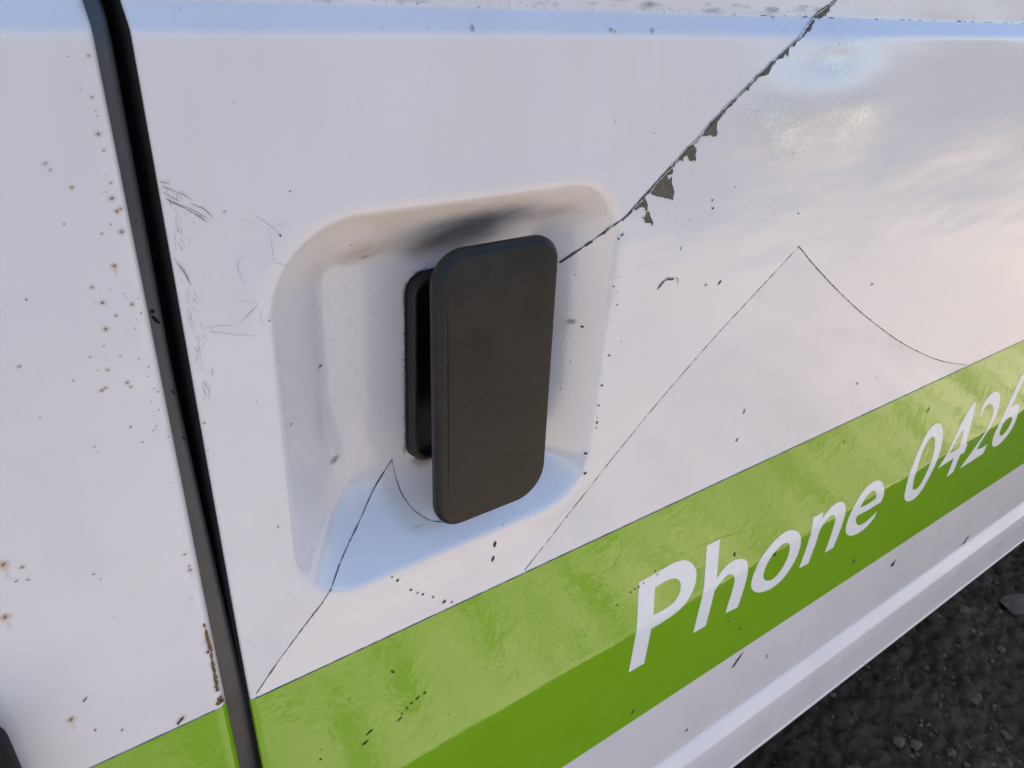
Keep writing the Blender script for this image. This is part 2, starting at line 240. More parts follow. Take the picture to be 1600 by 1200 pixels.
GLYPHS = {'P': ([(121.6,-155.8),(144,-155),(145.5,-154.9),(147.8,-154.8),(150.1,-155),(152.3,-155.4),(154.7,-156),(157.1,-156.9),(159.4,-158.2),(161.6,-159.8),(163.7,-161.7),(165.7,-163.9),(167.5,-166.4),(169,-168.8),(169.9,-171),(170.5,-173.2),(170.8,-175.3),(170.9,-177.5),(170.8,-179.7),(170.3,-182),(169.3,-184.7),(168.1,-187.4),(166.5,-189.8),(164.6,-191.7),(162.6,-193.2),(160.4,-194.5),(158.1,-195.4),(155.6,-196.1),(153,-196.6),(150.2,-196.9),(147.4,-197.1),(145.4,-197.2),(137,-197.4),(137.4,-226.9),(124.7,-226.5),(124,-190.4),(123.6,-179.1),(121.9,-159.2)],[(135.3,-166.2),(142.4,-165.5),(143.6,-165.5),(145.4,-165.6),(147.1,-165.8),(148.8,-166.3),(150.6,-166.9),(152.2,-167.7),(153.5,-168.7),(154.6,-169.8),(155.6,-171),(156.4,-172.2),(157,-173.5),(157.4,-174.9),(157.7,-176.5),(157.7,-178.4),(157.5,-180.1),(156.9,-181.8),(156,-183.5),(154.8,-184.8),(153.2,-185.8),(151.2,-186.4),(149.3,-186.8),(147.2,-187),(145,-187),(143.5,-186.9),(136.9,-186.9),(136.1,-176.3)]), 'h': ([(175.8,-154.9),(187.3,-155.3),(190.7,-186.1),(191.8,-185),(193.5,-183.4),(195.2,-182),(197.1,-180.9),(199.2,-180),(201.2,-179.4),(203,-179.1),(204.8,-179.1),(206.6,-179.4),(208.8,-179.9),(211.1,-180.6),(213.2,-181.5),(215,-182.5),(216.5,-183.6),(217.9,-184.9),(219.1,-186.6),(220.2,-188.6),(221,-190.7),(221.7,-193.1),(222.5,-195.8),(223,-198.7),(223.4,-201.8),(223.6,-205),(223.7,-208.2),(223.7,-210.9),(223.6,-213.5),(223.5,-216.4),(223.3,-220.3),(223,-224.6),(222.8,-227.7),(210.5,-226.4),(210.1,-219.5),(210.3,-217.2),(210.5,-213.8),(210.7,-210.5),(210.7,-207.7),(210.7,-204.9),(210.6,-202.3),(210.4,-199.9),(210.1,-197.8),(209.6,-195.8),(208.8,-194.1),(207.9,-192.6),(207,-191.4),(205.9,-190.3),(204.8,-189.5),(203.7,-188.9),(202.5,-188.5),(201.2,-188.4),(199.8,-188.6),(198.2,-189.2),(196.5,-190.1),(194.9,-191.3),(193.3,-192.9),(191.9,-195),(191,-196.5),(191.5,-211.3),(191.6,-226.8),(179.8,-226.5),(179.4,-196.6),(179.4,-187.3),(177.8,-171.6)],None), 'o': ([(231.5,-213.3),(230.7,-210.6),(230.3,-207.5),(230.2,-204.4),(230.4,-201),(231,-197.4),(231.9,-194.1),(233.5,-191.2),(235.7,-188.7),(238.2,-186.5),(240.8,-184.5),(243.5,-182.7),(246.4,-181.3),(249.5,-180.2),(252.6,-179.5),(255.6,-179.2),(258.3,-179.4),(261,-180.2),(263.5,-181.1),(266.2,-182.4),(268.8,-183.9),(271.1,-185.7),(273.2,-187.9),(274.9,-190.3),(276.5,-192.8),(277.8,-195.6),(278.7,-198.5),(279.4,-201.4),(279.7,-204.5),(279.8,-207.7),(279.4,-211),(278.5,-214.4),(277.2,-217.8),(275.5,-220.9),(273.6,-223.5),(271.4,-225.7),(269,-227.4),(266.4,-228.6),(263.7,-229.4),(260.9,-229.8),(257.8,-229.8),(254.7,-229.4),(251.6,-228.7),(248.6,-227.8),(245.6,-226.6),(242.9,-225.2),(240.5,-223.6),(238.2,-221.9),(236.2,-220),(234.4,-218),(232.8,-215.8)],[(242.9,-209.8),(242.5,-207.8),(242.3,-205.6),(242.4,-203.3),(242.9,-200.9),(243.6,-198.5),(244.6,-196.2),(245.9,-194.3),(247.3,-192.6),(249,-191.3),(250.8,-190.3),(252.7,-189.5),(254.5,-189),(256.3,-188.9),(258,-189.1),(259.6,-189.5),(261.1,-190.2),(262.4,-191.2),(263.6,-192.5),(264.7,-194.2),(265.6,-196.2),(266.3,-198.4),(266.8,-200.8),(267.1,-203.5),(267,-206.1),(266.6,-208.6),(265.8,-211.1),(264.8,-213.4),(263.6,-215.5),(262.1,-217.3),(260.5,-218.7),(258.7,-219.6),(256.7,-220.1),(254.7,-220.1),(252.7,-219.5),(250.6,-218.6),(248.8,-217.5),(247.3,-216.5),(246.1,-215.3),(245.1,-214),(244.2,-212.8),(243.5,-211.4)]), 'n': ([(286.3,-180.2),(295,-180.5),(298,-180.8),(298.4,-185.7),(299.9,-184.6),(302,-183),(304.1,-181.5),(305.6,-180.6),(307.1,-179.8),(308.8,-179.3),(311,-179),(313.4,-179),(315.7,-179.2),(317.8,-179.8),(319.7,-180.7),(321.5,-181.9),(323.2,-183.3),(324.7,-185),(326,-186.8),(327,-188.7),(327.8,-190.9),(328.4,-193.3),(329.1,-195.9),(329.5,-198.7),(329.7,-201.8),(329.9,-205.2),(330,-208.9),(330,-212.9),(329.7,-217.7),(329.4,-222.8),(329.1,-226.4),(318.6,-226.2),(318.6,-213.2),(318.4,-209.8),(318.2,-205.1),(317.9,-200.9),(317.5,-198.1),(317,-195.8),(316.4,-193.9),(315.6,-192.3),(314.7,-191),(313.7,-189.9),(312.5,-189.1),(311.1,-188.4),(309.6,-188.1),(308.2,-188.1),(306.7,-188.5),(305.2,-189.2),(303.4,-190.5),(301.5,-192.3),(300.2,-194.2),(299.6,-196.1),(299.3,-198.1),(299.2,-199.5),(300.2,-208),(299.2,-226.9),(288.1,-226.3),(288.7,-207.9),(288,-193.9),(286.9,-185.6)],None), 'e': ([(380.2,-205.3),(380.5,-204.1),(381,-202.4),(381.1,-200.4),(380.7,-198.5),(379.9,-196.3),(378.6,-193.9),(376.9,-191.1),(375.2,-188.2),(373.5,-185.8),(371.7,-183.9),(369.8,-182.4),(367.7,-181.1),(365.4,-180),(363,-179.1),(360.5,-178.5),(358.1,-178.3),(355.6,-178.3),(353.1,-178.8),(350.5,-179.6),(347.9,-180.8),(345.5,-182.4),(343.3,-184.6),(341.3,-187.3),(339.5,-190),(338,-192.9),(337.1,-196.2),(336.5,-199.4),(336.3,-202.4),(336.4,-205.3),(336.8,-208.2),(337.6,-211),(338.7,-213.8),(340.2,-216.4),(342,-218.7),(344.2,-220.8),(346.6,-222.6),(349,-224.1),(351.6,-225.3),(354.5,-226.2),(357.6,-226.8),(361,-227.2),(364.2,-227.2),(367.2,-226.9),(370,-226.2),(372.6,-225.2),(375.3,-223.5),(377.8,-221.5),(379.5,-220.1),(379.4,-213.4),(377,-215.6),(376.1,-216),(374.8,-216.5),(373.1,-217.1),(371,-217.8),(368.6,-218.5),(366.2,-218.9),(363.7,-218.9),(361.2,-218.7),(358.8,-218.1),(356.7,-217.1),(354.7,-215.8),(353,-214.2),(351.3,-212.4),(349.8,-210.3),(348.8,-208.5),(348.6,-207),(348.8,-205.8),(349,-204.9),(363.9,-205.8),(371.5,-205.4)],[(349,-197.6),(349.3,-196),(349.7,-193.8),(350.6,-191.9),(351.9,-190.4),(353.5,-189),(355.1,-188),(356.7,-187.3),(358.4,-186.9),(360,-186.8),(361.6,-187.1),(363.1,-187.8),(364.5,-188.7),(365.8,-190.1),(366.9,-191.8),(367.8,-193.4),(368.4,-195),(368.6,-196.4),(368.7,-197.4),(359.2,-198.3),(353.7,-198)]), 'zero': ([(419.4,-215),(418.1,-211.9),(416.8,-208.2),(415.5,-204.2),(414.2,-200.1),(413,-195.9),(412.3,-191.7),(412.6,-188.1),(413.3,-184.5),(414.1,-180.9),(415,-177.1),(416.1,-173.2),(417.2,-169.6),(418.4,-166.1),(419.6,-162.9),(421,-160.1),(422.7,-157.8),(424.7,-156.1),(426.8,-154.8),(429.1,-154),(431.5,-153.6),(434,-153.8),(436.7,-154.5),(439.5,-155.8),(442.2,-157.5),(444.8,-159.8),(447.3,-162.5),(449.4,-165.5),(451.2,-168.5),(452.5,-171.8),(453.6,-175.2),(454.5,-178.8),(455.1,-182.6),(455.3,-186.4),(455.1,-190.2),(455,-194.4),(455.1,-198.6),(454.8,-202.5),(454.1,-206.1),(453.2,-209.6),(452.4,-213),(451.4,-216.2),(450.3,-219.1),(448.8,-221.6),(447.2,-223.8),(445.2,-225.4),(442.8,-226.5),(440,-227),(437.2,-227),(434.3,-226.5),(431.3,-225.5),(428.6,-224.4),(426.3,-223),(424.3,-221.4),(422.7,-219.8),(421.4,-218.5),(420.5,-217.1)],[(428.4,-209.9),(427.2,-207.3),(425.8,-204.2),(424.6,-200.9),(423.9,-197.8),(423.5,-194.6),(423.2,-191.4),(423.1,-188.2),(423,-185),(423.1,-181.9),(423.4,-179.1),(423.9,-176.4),(424.5,-174.1),(425.2,-172),(426.1,-170.2),(427,-168.7),(428.2,-167.4),(429.4,-166.4),(430.7,-165.8),(432.1,-165.3),(433.6,-165.2),(435,-165.6),(436.4,-166.4),(437.9,-167.7),(439.3,-169.5),(440.7,-172),(442,-175),(443.1,-178.1),(443.8,-181.4),(444.2,-184.9),(444.4,-188.1),(444.3,-190.6),(444.2,-193),(444.2,-195.7),(444.2,-199.1),(444,-202.6),(443.6,-205.9),(443,-209.1),(442.1,-212),(440.8,-214.2),(439.2,-215.2),(437.2,-215.4),(435.3,-215.3),(433.7,-214.9),(432.1,-214.1),(430.8,-213.2),(429.9,-212.4),(429.3,-211.4)]), 'four': ([(464,-205.1),(470.9,-191.6),(479.2,-168.4),(485.2,-157.4),(490.9,-152.5),(495.1,-153.1),(498.8,-165.7),(500.3,-180.3),(501,-192.2),(505.8,-195.6),(506.8,-204.3),(499.8,-204.2),(501,-222.5),(491.1,-224.4),(488.8,-203.8),(475.8,-204.5)],[(474.2,-193.9),(479,-185.6),(483.8,-178.4),(487.5,-175.8),(489.1,-180.1),(490.1,-190.3),(489.6,-194.1),(481.9,-194.1)]), 'two': ([(512.8,-173.8),(512,-170.9),(510.8,-167),(510.3,-163.5),(510.8,-161),(511.9,-158.8),(513.3,-157),(514.8,-155.4),(516.7,-154.1),(518.9,-153.2),(521.6,-152.6),(524.6,-152.4),(527.6,-152.6),(530.7,-153.5),(533.7,-154.8),(536.4,-156.4),(538.7,-158.2),(540.7,-160.2),(542.5,-162.5),(544.1,-165.5),(545.5,-168.8),(546.5,-172),(547,-175.1),(547.1,-178.2),(546.8,-181.1),(546,-183.9),(544.7,-186.5),(543.1,-189.1),(541.3,-191.6),(539.6,-194.2),(538.2,-196.9),(536.7,-200),(535.2,-203.1),(534.2,-205.3),(533.2,-210.9),(545.3,-212.8),(553,-211.8),(553.5,-222),(532.8,-222.8),(512.8,-223.5),(521.4,-213.1),(523.3,-210.5),(526,-206.9),(528.5,-203.4),(530.6,-200.4),(532.6,-197.5),(534.1,-194.4),(535.4,-190.9),(537,-187.5),(538.1,-184.2),(538.5,-181),(538.5,-177.9),(537.8,-175.1),(536.6,-172.5),(534.8,-170.1),(532.9,-168.1),(531,-166.4),(529,-165.1),(526.9,-164.2),(524.7,-163.5),(522.4,-163.2),(520.3,-163.4),(518.3,-164.3),(516.5,-165.8),(515.3,-166.8)],None), 'six': ([(584.7,-146.6),(581.9,-156.6),(575.8,-180.5),(577.9,-180.5),(580.9,-180.5),(583.8,-180.7),(586.4,-181.3),(588.9,-182.1),(591.1,-183.2),(592.9,-184.5),(594.3,-186.1),(595.4,-187.9),(596,-189.9),(596.5,-192.1),(597.2,-195.1),(598.3,-198.9),(599.3,-203.2),(599.6,-207.1),(598.9,-210.4),(597.5,-213.4),(595.6,-216),(593,-218.5),(590,-220.6),(586.9,-222.1),(583.6,-222.8),(580.3,-223),(577.1,-222.6),(574.1,-221.8),(571.2,-220.6),(568.6,-219.1),(566.5,-217.2),(564.7,-215.1),(563.1,-212.7),(561.8,-210.2),(560.7,-207.4),(560,-204.2),(559.7,-200.4),(559.7,-196.2),(560,-192),(561.2,-187.7),(562.6,-183.4),(563.6,-180.4),(568.8,-164.9),(572.9,-151.2),(575.9,-148.3),(578.5,-147.3),(581.1,-146.3)],[(572.2,-207),(570.9,-204.8),(570.1,-202.4),(569.7,-200),(570,-197.5),(570.7,-195.1),(572,-193.3),(573.9,-192.3),(576.2,-191.8),(578.6,-191.8),(581.2,-192.3),(583.9,-193.4),(586.2,-194.7),(587.5,-196.2),(588.3,-197.9),(588.8,-199.9),(588.9,-202.3),(588.7,-204.9),(588.1,-207.2),(587,-209),(585.4,-210.5),(583.7,-211.5),(582,-212),(580,-212),(578.1,-211.5),(576,-210.4),(573.9,-208.9)])}
RUST = [(-93.6,108.4,0.38,1.3,0.4),(-94.6,99.9,0.35,1.3,0.4),(-94.8,92,0.56,1.3,0.4),(-94.4,88.3,0.29,1.3,0.4),(-94.3,80.8,0.36,1.3,0.4),(-94.7,77.2,0.59,1.3,0.4),(-94.1,74,0.58,1.3,0.4),(-93.2,74.5,0.46,1.3,0.4),(-94,68.9,0.6,1.3,0.4),(-98.4,69.1,0.3,1.3,0.4),(-105.7,72.4,0.28,1.3,0.4),(-102.5,80.6,0.4,2,0.4),(-97.2,60.7,0.61,1.3,0.4),(-103,56.1,0.46,1.3,0.4),(-101.5,51.7,0.53,1.3,0.4),(-99.2,47.7,0.4,1.3,0.4),(-102.1,44.6,0.58,1.3,0.4),(-95,50,0.49,1.3,0.4),(-103.8,33.2,0.43,1.3,0.4),(-99.9,28.4,0.52,2.5,0.4),(-99.3,26.9,0.38,1.3,0.4),(-106.2,27.7,0.49,1.8,0.4),(-105.2,28.2,0.42,2.4,0.4),(-138.6,-17.2,1.04,1.8,0.8),(-134.9,-20,0.55,1.6,1.2),(-142.3,-34.9,0.97,2.2,1.1),(-93.9,-41.5,0.67,1.3,0.4),(-93.9,-39.9,0.46,1.3,0.4),(-93.1,23.6,0.36,1.3,0.4),(-94.6,-34.7,0.45,1.3,0.4),(-135.9,-83.4,0.93,2.6,0.5)]
RUSTEDGE = [(-92.9,-70.8,0.99,2,1.8),(-92.7,-74,1.55,2.4,1.7),(-92.6,-77.8,1.3,2.2,1.9),(-92.5,-81.6,1.05,2,1.6),(-92.4,-85.5,1.32,2,1.8),(-92.4,-88.7,1.07,2,1.7),(-92.4,-91.9,1.08,2.4,1.8),(-92.4,-95.1,1.09,2.2,1.7),(-92.6,-98.3,1.09,2,1.8),(-92.5,-104.3,1.11,2,0.6),(-93.6,-105.3,0.83,2,0.4),(-105.9,-104.4,1.09,2.4,0.5),(-92.9,-67.2,0.74,2,1.7),(-93.5,-79.1,1.03,2,1.2),(-93.3,-96.5,0.83,1.5,1)]
DARK = [(-117.1,55.8,0.42,2.2,-0.9),(-121.1,24.1,0.35,1.3,0.4),(-111,11.7,0.45,2,0.4),(-110.6,9.7,0.24,1.3,0.4),(-92.8,8.7,0.41,1.3,0.4),(-99.5,9.2,0.37,2,0.4),(-101.6,14.8,0.43,3,0.5),(-93.9,25,0.29,2,0.4),(-93.7,18,0.32,1.3,0.4),(-137.1,-23.8,0.56,4,0.1),(-134.6,-24.6,0.55,4,-0.1),(-119.3,-30.3,0.41,1.3,0.4),(-117.9,-33,0.31,1.3,0.4),(-130.7,-77.4,0.77,4,0.7),(-130.8,-92.1,0.68,1.5,0.8),(-123.8,-97.3,0.61,3,0.6),(-117.2,-48.6,0.32,1.3,0.4),(-99.3,55,0.25,1.3,0.4),(-96.5,53.3,0.25,1.3,0.4),(-103.4,40.2,0.35,4,0.2),(-107,37.9,0.35,4,0.1),(-100.2,36.4,0.32,2.5,-0.2),(-106.1,33.8,0.29,1.3,0.4),(-111.9,32.4,0.4,3,0.4),(-93.4,47.2,0.36,2,1),(-93.3,51.3,0.36,3,0.1),(-94.1,31.8,0.35,2,0.9),(-94.7,29,0.29,1.3,0.4),(-96.1,34.6,0.28,1.3,0.4),(-95.1,13.2,0.31,1.3,0.4),(-96.2,12,0.34,2,0.9),(-55.4,62.7,0.6,1.5,-0.4),(-37.5,6,0.87,2,0.2),(-38.2,5.7,0.6,2.2,1.4),(-56.2,-1.5,0.72,1.8,0.6),(-65.2,-36.2,0.53,1.3,0.4),(-63.7,97.5,0.24,1.3,0.4),(-51.6,74.4,0.37,1.6,0.4),(-27.9,51.2,0.51,1.3,0.4),(-60.8,38.1,0.43,1,0),(67.7,4.6,0.89,1.1,0.4),(62.5,2.2,0.27,1.3,0.4),(74.9,23.4,0.61,1.3,0.4),(77.2,20.7,0.41,1.3,0.4),(78.1,15,0.65,1.6,0.4),(77.6,-7.7,0.88,1.3,0.4),(83.6,-2.7,0.58,1.3,0.4),(76,-21.7,0.86,1.3,0.4),(75.8,-31.5,0.76,1.3,0.4),(76.1,-40.4,1.07,1.3,0.4),(76.2,-43.1,0.61,1.3,0.4),(76.1,-37.8,0.49,1.3,0.4),(73.3,-56.2,1.16,1.2,0.4),(73.2,-66.5,1.22,1.3,0.4),(64.2,26.3,0.34,1.6,1.4),(65.6,-12.1,0.39,1.3,0.4),(63.6,-25.5,0.41,1.3,0.4),(75.6,44.4,0.91,1.9,0.9),(74.3,42.8,0.56,1.3,0.4),(76.7,27.2,0.36,1.3,0.4),(-23.9,-79.8,0.6,1.3,0.4),(-21.5,-82.7,1,1.3,0.4),(-15.5,-91.2,0.94,1.3,0.4),(-12.6,-94.5,0.74,1.3,0.4),(-10.2,-96.4,1.1,1.3,0.4),(-5.4,-100.7,1.07,1.3,0.4),(0.2,-105.9,1.29,1.5,0.4),(4,-108.3,0.79,2,0.4),(25.1,-85.9,1.95,2.6,1.5),(24.7,-93.8,1.69,2.6,1.2),(29.4,-77.7,0.41,1.3,0.4),(187,38.8,0.73,1.3,0.4),(125.4,48.6,0.9,1.3,0.4),(124,51.9,0.69,3,1.5),(110.3,33.5,0.83,3,1.4),(131,13.6,0.92,1.5,0.6),(140.4,13.1,1.59,3,0.7),(275.4,-12.6,1.21,1.3,0.4),(184.1,-68.2,1.63,3.4,1.4),(183.9,-86,1.43,3,1.1),(296.3,-82.1,1.42,1.3,0.4),(84.3,81,0.42,1.3,0.4),(83.5,76.1,0.44,3,1.5),(64.5,86,0.36,1.3,0.4),(181.3,110.3,0.42,1.3,0.4),(168.6,68.1,0.59,1.3,0.4),(136.8,56.2,0.54,1.3,0.4),(319.6,-84.3,0.97,1.3,0.4),(-25.3,-132,1.28,3,-1),(-40,-165,1.63,2.2,0.3),(-38.1,-160.3,1.67,3.4,0.4),(-23.1,-161.9,1.36,3.4,0.7),(-22.3,-159.6,1,1.6,0.4),(-19.7,-157.8,1.12,2,0.6),(-17.4,-156.1,0.97,2,0.6),(-14.1,-155.1,1.3,2.8,0.5),(-10.5,-154.2,1,1.6,0.3),(133.6,-153.7,1.07,1.3,0.4),(135.6,-156.9,1.17,1.3,0.4),(125.4,-157.8,1.05,1.3,0.4),(121.8,-159.1,1.21,1.3,0.4),(118.9,-159,1.04,1.3,0.4),(116.1,-159.9,0.94,1.3,0.4),(106.3,-163.8,1.02,2,0.4),(204.4,-173.8,1.79,1.3,0.4),(205.4,-175.7,1.28,1.3,0.4),(216.8,-237.1,1.49,1.3,0.4),(233.3,-254,1.94,1.6,0.5),(249.1,-194.5,2.87,1.2,0.4),(372.4,-261,3.45,2,0.5),(618.4,-353.6,5.72,3.2,0.9),(411.9,-135.5,2.06,4,1.4),(301.3,-126.4,1.2,1.3,0.4),(1.3,-175.8,0.57,1.3,0.4),(-45.4,-135.3,0.44,1.3,0.4),(-60.2,-160.9,1.03,2,0.3),(-59.7,-155.1,0.55,1.3,0.4),(-83.5,-120.5,0.89,1.4,0),(244.2,-291.4,5.8,3.6,0.95),(453.9,-303.1,4.18,3,0.8),(455.1,-305.2,2.81,1.3,0.4),(284.8,-313.8,2.15,3,1.5),(203,-339.5,1.96,1.5,0.4),(136.7,-270.8,2.27,2,1),(81.5,-179.3,0.59,1.3,0.4)]
GREY = [(-35,-34.3,2.41,1.3,0.2),(64.5,6.1,1.63,1.1,0.4),(5.8,114.4,1.13,1.4,1.2),(58.6,114.5,0.94,1.6,0.4),(77,114.4,1.24,1.5,0.4),(-106.6,86.4,0.8,2,0.4),(-105.9,85,0.66,1.3,0.4),(60,114,0.72,1.3,0.4),(-122.2,39.1,0.61,1.3,0.4),(-82.7,10.2,0.68,1.2,0.4),(-82.8,0.6,0.44,1.3,0.4),(-69.3,71,0.51,1.3,0.4)]
SCRATCH = [(1.6,1,[(-83.7,80.1),(-82.8,79.9),(-81.7,79.4)]),(1.5,1,[(-83.3,79),(-82.3,78.4),(-80.9,77.6)]),(0.8,0,[(-80.9,77.6),(-78.8,76.5),(-76.6,74.7)]),(1.6,1,[(-83.2,77.5),(-81.8,76.3),(-79.8,74.9)]),(2.6,1,[(-82.9,75.9),(-81.3,74.7),(-78.7,73)]),(1,0,[(-79.6,73.9),(-77.9,72.2),(-75.4,70.4),(-73.8,68.5)]),(0.9,0,[(-78.7,73.6),(-76,71.6),(-73.2,69.2)]),(1,0,[(-77.6,74.1),(-74.4,72.4),(-72.2,69.7)]),(0.7,0,[(-78.1,72.5),(-75.8,70.5),(-74.4,69)]),(1,1,[(-83.4,61),(-82.3,58.2),(-81.1,55.4),(-80.2,52.3)]),(0.8,1,[(-82.6,58.9),(-81.4,57.2),(-80.4,53.3)]),(0.5,0,[(-64.9,59),(-66.5,57.8),(-67.6,56.7),(-67.7,54.9),(-67.1,52.7),(-66.7,50.8),(-66.4,49.8)]),(0.4,0,[(-68.9,48.6),(-68.5,46.6),(-67.3,45.4),(-65.2,44.6),(-63.5,43.9)]),(0.8,0,[(-68.7,39.3),(-66,41.6),(-63.5,43.6)]),(0.45,0,[(-79.6,39.7),(-76.7,39.6),(-73.7,39.4),(-70.7,38.8)]),(0.45,0,[(-77.7,38.4),(-74.4,37.3),(-70.2,35.7),(-64.1,34.1)]),(0.5,0,[(-61.2,68.8),(-59.6,67.4),(-57.7,65.6),(-56.5,64.2),(-55.1,62.5)]),(0.4,0,[(-65.4,68.8),(-63.1,67.4),(-60.7,65.8)]),(0.35,0,[(-58.6,65.3),(-58.1,62.5),(-57.9,59.8),(-58,55.7)]),(0.4,0,[(-56.4,65.2),(-55,65.6),(-53.2,65.7)]),(0.45,0,[(-62.9,41.2),(-63.2,38.8),(-62.8,37.6),(-61.9,37.1)]),(0.7,0,[(-57.9,55.2),(-56.1,54.6),(-53.6,53.4)]),(0.7,2,[(150.3,-151.2),(167.7,-151.8),(190.3,-154.8),(215.1,-160.7),(245.6,-169.6)]),(0.5,2,[(185.5,-172.5),(206.5,-175.3),(234.9,-178)]),(0.6,0,[(230.1,-201.8),(236.3,-195.5)]),(1.6,0,[(230.4,-202.5),(233.5,-198.5),(237.6,-195.6)]),(0.5,2,[(-31,-163.7),(-23.1,-161.9),(-14.9,-156.6)]),(0.6,0,[(-10.9,-68.8),(-6.5,-68.8),(-2.8,-69)]),(0.4,0,[(-81.7,-80.6),(-77.5,-84)]),(0.4,0,[(-40.6,-128.3),(-28.9,-126.4)])]
STRIPE_TOP = -111.1
STRIPE_TOP_FRONT = -107.8
STRIPE_LOW = -281.4
RUSTPOLY = [[(-93.1,-69),(-92.4,-68.8),(-92.4,-70.9),(-92.3,-73.8),(-92.1,-76),(-91.9,-79),(-92.6,-80.9),(-92.8,-78.8),(-93.3,-77.4),(-93.2,-75.1),(-93.4,-73.4)],[(-93.2,-80.5),(-92.2,-80.3),(-92.5,-83.1),(-92.4,-86.7),(-92.4,-89.4),(-92.4,-92.8),(-92.5,-95.8),(-92.6,-99),(-93.6,-99.3),(-93.3,-96.1),(-93.5,-93.2),(-93.2,-89.6),(-93.4,-86.1),(-93,-83.4)],[(-93.7,-102.5),(-92.8,-102.6),(-92.1,-101.8),(-91.6,-103.4),(-91.4,-105.4),(-92.7,-105.7),(-93.8,-106.2),(-94.6,-104.9),(-93.7,-104.3)],[(-93.4,-66.4),(-92.8,-65.6),(-92.6,-67.3),(-93.2,-67.6)],[(-107.9,-105.6),(-106.3,-104.5),(-105.3,-104.9),(-106.7,-105.9),(-107.5,-106.9)]]
STONES = [(0.98,-0.03,0.01,0,0.6,'small pale stone at the bottom edge of the dirt'),(0.96,-0.01,0.01,1,0.8,'dark round pebble left of the pale stone near the bottom edge'),(1.52,0.12,0.01,2,0.6,'round grey stone just right of the sill, highest of the small stones'),(1.5,0.13,0.01,3,0.6,'tiny pebble touching the round grey stone beside the sill'),(1.51,0.03,0.04,4,0.3,'large flat dark rock at the right edge of the dirt'),(1.36,0.06,0.01,5,0.35,'flat stone between the sill and the large flat rock'),(1.32,0.13,0.01,6,0.5,'dark stone lying close below the sill moulding'),(1.35,-0.01,0.01,7,0.4,'broad stone below the large flat rock')]

def normals_at(x, z, e=0.25):
    gx = (depth(x+e, z) - depth(x-e, z))/(2*e); gz = (depth(x, z+e) - depth(x, z-e))/(2*e)
    n = np.stack([gx, -np.ones_like(gx), gz], -1)
    return n/np.linalg.norm(n, axis=-1, keepdims=True)

def spaced(*segs):
    out = []
    for a, b, s in segs: out += list(np.arange(a, b-1e-6, s))
    out.append(segs[-1][1]); return np.array(out)

ZROWS = spaced((-366, -200, 8), (-200, -186, 0.7), (-186, -94, 4), (-94, -84, 1.6), (-84, 70, 1.25), (70, 80, 1.6), (80, 110, 2), (110, 122, 0.4), (122, 160, 6), (160, 740, 58))
XCOLS = spaced((-80, -72, 2.0), (-72, -62, 1.5), (-62, 78, 1.25), (78, 90, 1.6), (90, 110, 2.5), (110, 250, 2.5), (250, 430, 6), (430, 1000, 24))

def edge_left_sliding(z): return -83.7 + (39.0-np.clip(z, -300, 130))*0.0062
def edge_right_front(z): return -91.2 + (39.0-np.clip(z, -300, 130))*0.004

def roll(r, n, back):
    """columns from the far back of a folded panel edge to its outer face: (offset from edge, extra depth)"""
    pts = [(0.0, back), (0.0, back*0.6), (0.0, r+0.4), (0.0, r)]
    for k in range(1, n+1):
        a = k/n*math.pi/2
        pts.append((r-r*math.cos(a), r-r*math.sin(a)))
    return pts

def sheet(name, cols, rows, mat, parent, off=0.0):
    """cols: callables z -> (x, extra depth, weight of edge normal)"""
    R_, C_ = len(rows), len(cols)
    V = np.zeros((R_, C_, 3)); 
    for j, c in enumerate(cols):
        x, ex = c(rows)
        V[:, j, 0] = x; V[:, j, 1] = depth(np.maximum(x, -1e4), rows) + ex; V[:, j, 2] = rows
    if off:
        du = np.gradient(V, axis=1); dv = np.gradient(V, axis=0)
        n = np.cross(du, dv); n /= np.linalg.norm(n, axis=-1, keepdims=True)+1e-12
        n *= np.where(n[..., 1:2] > 0, -1, 1)*1.0
        V = V + n*off
    idx = np.arange(R_*C_).reshape(R_, C_)
    F = np.stack([idx[:-1, :-1], idx[:-1, 1:], idx[1:, 1:], idx[1:, :-1]], -1).reshape(-1, 4)
    V = V.reshape(-1, 3)*UNIT; V[:, 2] += HANDLE_H
    return mesh_obj(name, V, F, mat, parent)

def conform(name, outer, holes, mat, parent, off, xc=(), zc=()):
    """flat outline cut out of sheet and laid on the van side"""
    bm = bmesh.new()
    es = []
    for loop in [outer]+list(holes):
        vsl = [bm.verts.new((x, 0, z)) for x, z in loop]
        es += [bm.edges.new((vsl[i], vsl[(i+1) % len(vsl)])) for i in range(len(vsl))]
    bmesh.ops.triangle_fill(bm, edges=es, use_beauty=True, use_dissolve=False, normal=(0, -1, 0))
    xs = [p[0] for p in outer]; zs = [p[1] for p in outer]
    for vals, co, no, lo, hi in ((xc, 0, (1, 0, 0), min(xs), max(xs)), (zc, 2, (0, 0, 1), min(zs), max(zs))):
        for v in vals:
            if lo < v < hi:
                p = [0, 0, 0]; p[co] = v
                bmesh.ops.bisect_plane(bm, geom=bm.verts[:]+bm.edges[:]+bm.faces[:], dist=1e-4, plane_co=p, plane_no=no)
    bmesh.ops.triangulate(bm, faces=[f for f in bm.faces if len(f.verts) > 4])
    bm.verts.index_update()
    P = np.array([v.co[:] for v in bm.verts]); 
    F = [[v.index for v in f.verts] for f in bm.faces]
    F = [f if np.cross(P[f[1]]-P[f[0]], P[f[2]]-P[f[0]])[1] < 0 else f[::-1] for f in F]
    bm.free()
    n = normals_at(P[:, 0], P[:, 2])
    V = P.copy(); V[:, 1] = depth(P[:, 0], P[:, 2]); V = V + n*off
    V *= UNIT; V[:, 2] += HANDLE_H
    return mesh_obj(name, V, F, mat, parent, normals=n)

